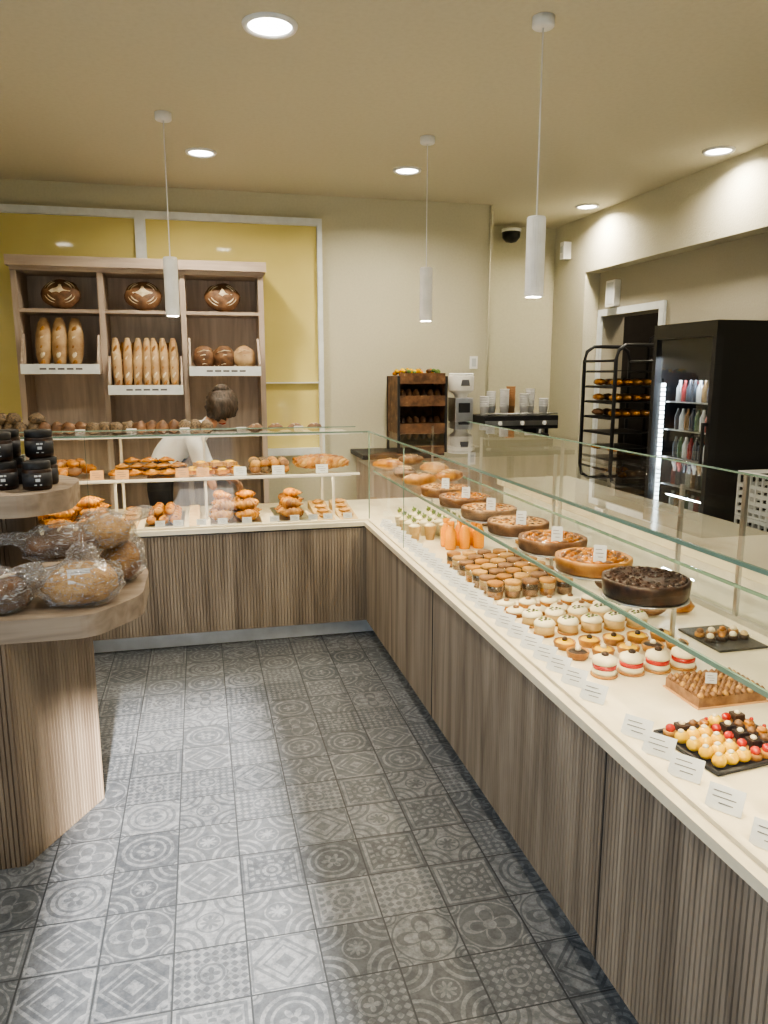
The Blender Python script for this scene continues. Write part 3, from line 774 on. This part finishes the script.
w = MB()
def baggedloaf(x, y, r, rot, z0=.841, tie=(0, 0, 1), mat='crustd'):
    w.ell((x, y, z0+r[2]*.92), r, mat, 26, 16, nz=.15, ns=7, rot=(0, 0, rot), flat=.9)
    for i in range(3):
        t = (i-1)*.45; ca, sa = math.cos(rot), math.sin(rot)
        w.ell((x+ca*t*r[0], y+sa*t*r[0], z0+r[2]*(.90+.99*math.sqrt(1-t*t)*.98)), (r[1]*.5, .009, .006), 'flour', 8, 5, rot=(0, 0, rot+1.2))
    c = Vector((x, y, z0+r[2]*1.0+.004)); seg, rings = 56, 34; vs = []; fs = []; R = Euler((0, 0, rot)).to_matrix(); tie = Vector(tie).normalized()
    for j in range(rings+1):
        t = pi*j/rings
        for i in range(seg):
            a = 2*pi*i/seg; d = Vector((math.sin(t)*math.cos(a), math.sin(t)*math.sin(a), math.cos(t)))
            k = 1.16+.24*noise.noise(d*2.5+c*3)+.14*abs(noise.noise(d*7+c))
            q = max(0, d.dot(tie)-.60)/.40
            p = Vector((d.x*r[0]*k, d.y*r[1]*k, d.z*r[2]*k))
            if q > 0:
                axis = tie*p.dot(tie); p = axis*(1+.6*q*q)+(p-axis)*(1-.5*math.sin(min(1, q*1.1)*pi))*(1+.2*math.sin(a*9))
            p = R @ p
            if c.z+p.z < z0+.001: p.z = z0+.001-c.z
            vs.append(c+p)
    for j in range(rings):
        for i in range(seg):
            i2 = (i+1) % seg; fs.append((j*seg+i, (j+1)*seg+i, (j+1)*seg+i2, j*seg+i2))
    w.add(vs, fs, 'bag', True)
baggedloaf(-.41, 2.61, (.115, .10, .068), .3, tie=(.1, .3, 1), mat='sponge')
card(w, -.40, 2.525, .93, .07, .05, .7, yaw=.2)
baggedloaf(-.67, 2.565, (.115, .075, .068), -.2, tie=(.9, -.2, .6))
baggedloaf(-.31, 2.90, (.07, .11, .078), .3, tie=(-.4, -.1, 1), mat='crust')
baggedloaf(-.49, 2.76, (.12, .065, .055), .4, z0=.960, tie=(-1, 0, .3), mat='crustd')
baggedloaf(-.35, 2.85, (.09, .085, .060), .1, z0=.975, tie=(.9, 0, .5), mat='sponge')
baggedloaf(-.82, 2.74, (.12, .06, .055), .2, z0=.945, tie=(1, 0, .3), mat='sponge')
w.build('bagged_bread_loaves')

w = MB()
def jar(x, y, z):
    k = 1.38
    w.lathe((x, y, z+.0005), [(0, 0), (.030*k, 0), (.034*k, .004*k), (.034*k, .048*k), (.030*k, .055*k)], 'choc', 24)
    w.lathe((x, y, z+.010*k), [(.0345*k, 0), (.0345*k, .033*k)], 'navy', 24)
    w.lathe((x, y, z+.052*k), [(.032*k, 0), (.033*k, .002), (.033*k, .016*k), (.031*k, .018*k), (0, .018*k)], 'blackp', 24)
    for q0, q1, zz, hh in ((-.22, .22, .034, .006), (-.15, .15, .022, .010), (-.25, .25, .013, .003)):
        q = [(x+.0352*k*math.cos(-1.35+a), y+.0352*k*math.sin(-1.35+a)) for a in (q0, q1)]
        z1 = z+zz*k; w.quad((*q[0], z1), (*q[1], z1), (*q[1], z1+hh), (*q[0], z1+hh), 'card')
for i in range(5):
    for j in range(2):
        x, y = -.555-i*.115, 2.80+j*.125+(.03 if i % 2 else 0)
        jar(x, y, 1.2005)
        if i > 0 or j > 0: jar(x-.01, y, 1.2985)
w.build('jam_jars')

# ------------------------------------------------------------------ coffee corner
w = MB(); w.box((1.25, 5.92, .90), (3.1, 6.455, .94), 'blackp').box((1.3, 5.96, 0), (2.50, 6.44, .90), 'oak').box((2.56, 5.96, 0), (3.05, 6.44, .90), 'oak')
w.build('coffee_counter', bevel=.004)
w = MB()
x0, x1 = 2.30, 2.95
w.box((x0+.02, 6.0, .965), (x1-.02, 6.36, 1.03), 'blackp').box((x0, 6.14, 1.03), (x1, 6.38, 1.15), 'blackp').box((x0-.01, 5.98, 1.12), (x1+.01, 6.38, 1.23), 'blackp')
w.box((x0, 5.97, 1.15), (x1, 5.98, 1.19), 'steel').box((x0+.03, 5.99, 1.03), (x1-.03, 6.14, 1.04), 'steel')
for x in (x0+.06, x1-.06):
    for y in (6.04, 6.32): w.cyl((x, y, .941), .02, .026, 'steel', 12)
for i in range(3):
    x = x0+.13+i*.2
    w.cyl((x, 6.04, 1.075), .035, .05, 'steel', 20); w.tube([(x, 6.02, 1.08), (x, 5.90, 1.07)], [.012, .014], 'blackp', 10)
    w.cyl((x, 5.972, 1.17), .018, .008, 'wmetal', 16, rot=(pi/2, 0, 0))
w.tube([(x0+.0, 5.97, 1.25), (x1, 5.97, 1.25)], .006, 'steel', 8)
w.tube([(x0+.02, 6.0, 1.10), (x0+.02, 5.94, 1.07), (x0+.02, 5.94, .99)], .005, 'steel', 8)
w.build('espresso_machine', bevel=.004)
w = MB()
for i in range(7):
    x = 2.345+i*.090; h = [5, 7, 8, 9, 6, 8, 4][i]
    for k in range(h):
        z = 1.231+k*.020
        w.lathe((x, 6.12+.08*(i % 2), z), [(0, 0), (.030, 0), (.039, .075), (.042, .077), (.039, .080), (.037, .077), (.029, .004), (0, .004)], 'cardk' if i == 3 else 'wmetal', 18)
w.build('paper_cups')
w = MB()
gx, gy = 2.14, 6.14
w.box((gx-.085, gy-.13, .942), (gx+.085, gy+.11, .97), 'steel').box((gx-.06, gy-.04, .97), (gx+.06, gy+.10, 1.36), 'blackp').box((gx-.078, gy-.09, 1.18), (gx+.078, gy+.10, 1.38), 'steel')
w.box((gx-.05, gy-.095, 1.26), (gx+.05, gy-.09, 1.34), 'blackp')
w.tube([(gx, gy-.07, 1.18), (gx, gy-.085, 1.12)], [.03, .018], 'blackp', 12)
w.box((gx-.04, gy-.12, 1.05), (gx+.04, gy-.04, 1.06), 'blackp')
w.lathe((gx, gy, 1.38), [(.05, 0), (.06, .03), (.105, .06), (.108, .18), (.10, .188), (0, .19)], 'logo', 28)
w.lathe((gx, gy, 1.57), [(.104, 0), (.106, .008), (.095, .014), (0, .014)], 'wmetal', 28)
w.add([(gx-.04, gy-.109, 1.48), (gx+.04, gy-.109, 1.48), (gx+.03, gy-.110, 1.53), (gx-.03, gy-.110, 1.53)], [(0, 1, 2, 3)], 'print')
w.build('coffee_grinder', bevel=.003)
w = MB()
bx0, bx1, by0, by1 = 1.55, 1.97, 5.98, 6.36
for x in (bx0, bx1-.02):
    for y in (by0, by1-.02): w.box((x, y, .941), (x+.02, y+.02, 1.56), 'blackp')
for z in (1.10, 1.32, 1.50):
    w.box((bx0+.02, by0+.002, z), (bx1-.02, by1-.022, z+.015), 'crustd')
    w.box((bx0+.02, by0+.002, z+.015), (bx1-.02, by0+.012, z+.085), 'crustd')
w.box((bx0+.005, by0+.02, 1.10), (bx0+.012, by1-.02, 1.56), 'crustd').box((bx1-.012, by0+.02, 1.10), (bx1-.005, by1-.02, 1.56), 'crustd').box((bx0+.02, by1-.02, 1.10), (bx1-.02, by1-.01, 1.56), 'crustd')
for z in (1.11, 1.33):
    for i in range(6): w.ell((bx0+.06+i*.060, by0+.10, z+.07), (.03, .06, .055), random.choice(['crustd', 'choc', 'crustd']), 10, 8, nz=.2)
for i in range(60):
    w.ell((bx0+.04+random.random()*.34, by0+.04+random.random()*.26, 1.55+random.random()*.06), (.022, .018, .016), random.choice(['yel', 'orange', 'crust', 'green', 'apple', 'crustd']), 8, 6, rot=(random.random(), random.random(), 0))
w.build('snack_display_rack')

# wall gadgets
w = MB(); w.lathe((3.0, 7.22, 2.92), [(0, -.10), (.05, -.09), (.085, -.05), (.09, 0)], 'black', 24); w.lathe((3.0, 7.22, 2.92), [(.095, 0), (.095, .03), (0, .03)], 'wmetal', 24)
w.box((2.97, 7.25, 2.93), (3.03, 7.35, 2.97), 'wmetal'); w.build('security_camera')
w = MB(); w.box((3.45, 7.0, 2.66), (3.53, 7.08, 2.82), 'wmetal'); w.box((3.445, 7.015, 2.72), (3.45, 7.065, 2.78), 'card'); w.build('motion_sensor', bevel=.008)
w = MB(); w.box((3.62, 6.32, 2.17), (3.68, 6.47, 2.40), 'wmetal').box((3.617, 6.34, 2.19), (3.62, 6.45, 2.38), 'card'); w.build('wall_speaker', bevel=.01)
w = MB(); w.box((2.33, 6.455, 1.62), (2.40, 6.47, 1.73), 'wmetal').box((2.345, 6.452, 1.64), (2.385, 6.455, 1.71), 'card'); w.build('light_switch', bevel=.002)
w = MB(); w.tube([(2.49, 6.46, .95), (2.49, 6.46, 2.99)], .009, 'wall', 10); w.build('wall_conduit')

# ------------------------------------------------------------------ drinks fridge
w = MB(); fx0, fx1, fy0, fy1, fz = 2.9, 3.5, 3.9, 4.53, 1.89
w.box((fx0+.05, fy0, .06), (fx1, fy0+.03, fz), 'black').box((fx0+.05, fy1-.03, .06), (fx1, fy1, fz), 'black').box((fx1-.03, fy0+.03, .06), (fx1, fy1-.03, fz), 'black')
w.box((fx0+.05, fy0+.03, fz-.03), (fx1-.03, fy1-.03, fz), 'black').box((fx0+.05, fy0+.03, .06), (fx1-.03, fy1-.03, .3), 'black')
w.box((fx0, fy0, 1.80), (fx0+.05, fy1, fz), 'black').box((fx0, fy0, .06), (fx0+.05, fy1, .28), 'black')
w.box((fx0, fy0, .28), (fx0+.05, fy0+.035, 1.80), 'blackp').box((fx0, fy1-.035, .28), (fx0+.05, fy1, 1.80), 'blackp')
w.quad((fx0+.02, fy0+.035, .28), (fx0+.02, fy1-.035, .28), (fx0+.02, fy1-.035, 1.80), (fx0+.02, fy0+.035, 1.80), 'glass')
w.box((fx0-.035, fy0+.02, .9), (fx0-.02, fy0+.035, 1.3), 'blackp').box((fx0-.02, fy0+.02, .9), (fx0, fy0+.035, .92), 'blackp').box((fx0-.02, fy0+.02, 1.28), (fx0, fy0+.035, 1.3), 'blackp')
w.box((fx0+.06, fy1-.048, .32), (fx0+.070, fy1-.032, 1.55), 'blackp')
for k in range(40): w.box((fx0+.054, fy1-.056, .33+k*.030), (fx0+.072, fy1-.034, .352+k*.030), 'ledc')
for x in (fx0+.1, fx1-.1):
    for y in (fy0+.07, fy1-.07): w.cyl((x, y, 0), .025, .06, 'blackp', 10)
for r_, z in enumerate((.32, .50, .68, .86, 1.04, 1.22, 1.40)):
    w.box((fx0+.08, fy0+.04, z), (fx1-.05, fy1-.055, z+.008), 'steel')
    for j in range(9):
        for i in range(2):
            c = ['b4', 'b0', 'b1', 'b2', 'b4', 'b3', 'b1', 'b4'][(j+r_*3) % 8]
            w.lathe((fx0+.12+i*.08, fy0+.07+j*.052, z+.0085), [(0, 0), (.021, 0), (.023, .008), (.023, .085), (.010, .115), (.010, .135), (0, .135)], c, 10)
fr = w.build('drinks_fridge')
light('fridge_light', 'AREA', (fx0+.085, 4.2, 1.70), 8, (.80, .90, 1), .02, .4, parent=fr)

w = MB()
for k in range(4):
    z = k*.26+.002; a, b, c, d = 3.0, 3.5, 3.25, 3.75
    w.box((a, c, z), (b, d, z+.012), 'wmetal')
    for zz in (.03, .075, .12, .165, .235):
        w.box((a, c, z+zz), (b, c+.012, z+zz+.022), 'wmetal').box((a, d-.012, z+zz), (b, d, z+zz+.022), 'wmetal')
        w.box((a, c+.012, z+zz), (a+.012, d-.012, z+zz+.022), 'wmetal').box((b-.012, c+.012, z+zz), (b, d-.012, z+zz+.022), 'wmetal')
    for i in range(11):
        t = i/10
        w.box((a+t*(b-a-.012), c-.002, z), (a+t*(b-a-.012)+.012, c+.010, z+.257), 'wmetal')
        w.box((a-.002, c+t*(d-c-.012), z), (a+.010, c+t*(d-c-.012)+.012, z+.257), 'wmetal')
w.build('plastic_crate_stack')

def rack(name, a, b, c, d, top, n=9, full=True):
    w = MB()
    for y in (c, d):
        w.tube([(a, y, .1), (a, y, top-.12), (a+.02, y, top-.04), (a+.08, y, top), (b-.08, y, top), (b-.02, y, top-.04), (b, y, top-.12), (b, y, .1)], .015, 'blackp', 10)
        w.tube([(a, y, .14), (b, y, .14)], .012, 'blackp', 8)
    for x in (a, b):
        w.tube([(x, c, .14), (x, d, .14)], .012, 'blackp', 8); w.tube([(x, c, top-.12), (x, d, top-.12)], .010, 'blackp', 8)
        for y in (c, d): w.lathe((x, y, .045), [(.001, -.02), (.044, -.02), (.044, .02), (.001, .02)], 'blackp', 16, rot=(pi/2, 0, 0)).tube([(x, y, .05), (x, y, .12)], .01, 'steel', 8)
    for k in range(n):
        z = .25+k*(top-.45)/(n-1)
        w.box((a+.005, c+.02, z-.012), (a+.02, d-.02, z), 'blackp').box((b-.02, c+.02, z-.012), (b-.005, d-.02, z), 'blackp')
        w.box((a+.012, c+.02, z), (b-.012, d-.02, z+.006), 'blackp')
        if full or k in (2, 4, 8, 9, 10):
            for i in range(4):
                for j in range(2): w.ell((a+.08+i*(b-a-.16)/3, c+.12+j*(d-c-.24), z+.035), (.04, .08, .028), random.choice(['crust', 'crois', 'crustd', 'apple']), 10, 8, nz=.15, flat=.9)
    w.build(name)
rack('bakery_tray_rack', 3.14, 3.56, 5.40, 5.90, 1.80, 12, False)
rack('bakery_tray_rack', 4.3, 4.9, 6.2, 6.8, 1.95, 11, True)
w = MB(); w.cyl((4.4, 5.9, 2.95), .15, .05, 'wmetal', 24); kl = w.build('kitchen_lamp')
light('lamp', 'AREA', (4.4, 5.9, 2.94), 20, (1, .85, .65), .28, parent=kl)

# ------------------------------------------------------------------ shop assistant bending behind the counter
def skinbody():
    V = []; Ed = []; Rd = []
    def v(p, r): V.append(p); Rd.append(r); return len(V)-1
    def e(*ids):
        for a, b in zip(ids, ids[1:]): Ed.append((a, b))
    pel = v((-.34, 5.64, .90), (.15, .125)); sp1 = v((-.27, 5.62, 1.00), (.14, .115)); ch = v((-.12, 5.58, 1.12), (.155, .12)); up_ = v((-.03, 5.55, 1.17), (.13, .10))
    nk = v((.05, 5.52, 1.23), (.058, .058)); hd = v((.10, 5.50, 1.28), (.055, .055))
    e(pel, sp1, ch, up_, nk, hd)
    for s_ in (-1, 1):
        hip = v((-.34+.03, 5.64+s_*.10, .82), (.095, .10)); kn = v((-.28, 5.62+s_*.11, .46), (.062, .065)); an = v((-.33, 5.66+s_*.11, .09), (.042, .045)); to = v((-.20, 5.66+s_*.12, .045), (.040, .035))
        e(pel, hip, kn, an, to)
        sh = v((-.06, 5.54+s_*.17, 1.17), (.068, .068)); el = v((.04, 5.46+s_*.20, .93) if s_ > 0 else (-.02, 5.34, .97), (.046, .046)); wr = v((.16, 5.54, .86) if s_ > 0 else (.08, 5.26, .80), (.028, .030))
        e(up_, sh, el, wr)
    me = bpy.data.meshes.new('body'); me.from_pydata(V, Ed, []); ob = bpy.data.objects.new('body', me); S.collection.objects.link(ob)
    md = ob.modifiers.new('skin', 'SKIN'); md.use_smooth_shade = True
    for i, r in enumerate(Rd):
        me.skin_vertices[0].data[i].radius = r; me.skin_vertices[0].data[i].use_root = (i == 0)
    sb = ob.modifiers.new('sub', 'SUBSURF'); sb.levels = 2; sb.render_levels = 2
    dg = bpy.context.evaluated_depsgraph_get(); m2 = bpy.data.meshes.new_from_object(ob.evaluated_get(dg))
    ob.modifiers.clear(); ob.data = m2
    m2.materials.clear()
    for k in ('shirt', 'apron', 'skin', 'blackp'): m2.materials.append(M[k])
    for p in m2.polygons:
        c = p.center; p.use_smooth = True
        if c.z < .11: p.material_index = 3
        elif c.x > .035 and c.z > 1.19: p.material_index = 2
        elif c.z < .98 and c.x < -.08 or c.z < .72: p.material_index = 1
        elif (c.z < .93 and c.x > -.02): p.material_index = 2
        else: p.material_index = 0
    return ob
person = empty('shop_assistant', (-.3, 5.63, 0))
bd = skinbody(); bd.parent = person; bd.location = -person.location
def hand(name, c, R):
    w = MB()
    def P(x, y, z): return Vector(c)+R @ Vector((x, y, z))
    w.tube([P(0, -.01, 0), P(0, .02, 0), P(0, .06, 0), P(0, .088, -.004)], [.026, .036, .040, .034], 'skin', 14, .42)
    for i, L in enumerate((.070, .078, .072, .056)):
        x = -.027+i*.018
        w.tube([P(x, .075, 0), P(x*1.1, .085+L*.35, -.004), P(x*1.15, .085+L*.7, -.018), P(x*1.15, .085+L*.9, -.036), P(x*1.15, .085+L*.93, -.045)], [.009, .0092, .0085, .0075, .004], 'skin', 10)
    w.tube([P(-.028, .02, 0), P(-.048, .045, -.006), P(-.055, .070, -.014), P(-.052, .088, -.024)], [.013, .012, .010, .006], 'skin', 10)
    w.build(name, parent=person)
hand('hand_left', (.175, 5.53, .85), Euler((-.5, 0, -.9)).to_matrix())
hand('hand_right', (.09, 5.25, .785), Euler((-.6, 0, -.7)).to_matrix())
w = MB(); hc = Vector((.15, 5.50, 1.35)); HR = Euler((0, 0, 1.35)).to_matrix() @ Euler((0, 1.0, 0)).to_matrix()
def hp(x, y, z): return hc+HR @ Vector((x, y, z))
seg, rings = 28, 20
def headshape(fn):
    vs = []; fs = []
    for j in range(rings+1):
        t = pi*j/rings
        for i in range(seg):
            a = 2*pi*i/seg; vs.append(fn(Vector((math.sin(t)*math.cos(a), math.sin(t)*math.sin(a), math.cos(t)))))
    for j in range(rings):
        for i in range(seg):
            i2 = (i+1) % seg; fs.append((j*seg+i, (j+1)*seg+i, (j+1)*seg+i2, j*seg+i2))
    return vs, fs
def face(d):
    p = Vector((d.x*.092, d.y*.074, d.z*.118))
    if d.z < 0: p.y *= 1+.30*d.z; p.x += .018*(-d.z)*(1 if d.x > 0 else .3)
    return hp(*p)
vs, fs = headshape(face); w.add(vs, fs, 'skin', True)
w.tube([hp(.088, 0, .015), hp(.102, 0, -.01), hp(.112, 0, -.028), hp(.098, 0, -.036)], [.008, .011, .015, .010], 'skin', 10)
for s_ in (-1, 1):
    w.ell(hp(.080, s_*.030, .008), (.012, .014, .010), 'card', 10, 8); w.ell(hp(.090, s_*.030, .008), (.004, .006, .006), 'print', 8, 6)
    w.tube([hp(.088, s_*.014, .030), hp(.090, s_*.030, .035), hp(.080, s_*.046, .029)], [.003, .004, .002], 'hair', 6)
    w.ell(hp(-.005, s_*.074, -.005), (.018, .007, .030), 'skin', 12, 8)
w.tube([hp(.092, -.024, -.062), hp(.100, 0, -.060), hp(.092, .024, -.062)], [.002, .006, .002], 'red', 8)
w.build('head', parent=person)
w = MB()
def hairf(d):
    k = 1.24+.20*noise.noise(d*5)+.12*noise.noise(d*14)
    if d.x*.95-d.z*.4 > .55: k = .92
    return hp(d.x*.100*k-.010, d.y*.088*k, d.z*.124*k+.004)
vs, fs = headshape(hairf); w.add(vs, fs, 'hair', True); w.ell(hp(-.10, 0, .055), (.055, .055, .05), 'hair', 14, 10, nz=.5)
w.build('hair', parent=person)

# ------------------------------------------------------------------ daylight
W = bpy.data.worlds.new('World'); S.world = W; W.use_nodes = True
bg = W.node_tree.nodes['Background']; bg.inputs[0].default_value = (.68, .84, 1, 1); bg.inputs[1].default_value = 2.3
sl = bpy.data.lights.new('sun', 'SUN'); sl.energy = 28; sl.angle = math.radians(2.2); sl.color = (1, .95, .87)
so = bpy.data.objects.new('sun', sl); S.collection.objects.link(so)
so.rotation_euler = Vector((-.035, .92, -.39)).to_track_quat('-Z', 'Y').to_euler()

# ------------------------------------------------------------------ camera
f = 760.0; ps = math.radians(13.5); th = math.radians(10.5)
F = Vector((math.sin(ps)*math.cos(th), math.cos(ps)*math.cos(th), -math.sin(th)))
Rr = Vector((math.cos(ps), -math.sin(ps), 0)); U = Rr.cross(F)
cd = bpy.data.cameras.new('camera'); co = bpy.data.objects.new('camera', cd); S.collection.objects.link(co)
cd.sensor_fit = 'VERTICAL'; cd.sensor_height = 24; cd.lens = 24*f/1024; cd.clip_start = .05
mt4 = Matrix((Rr, U, -F)).transposed().to_4x4(); mt4.translation = Vector((0, 0, 1.6)); co.matrix_world = mt4
S.camera = co
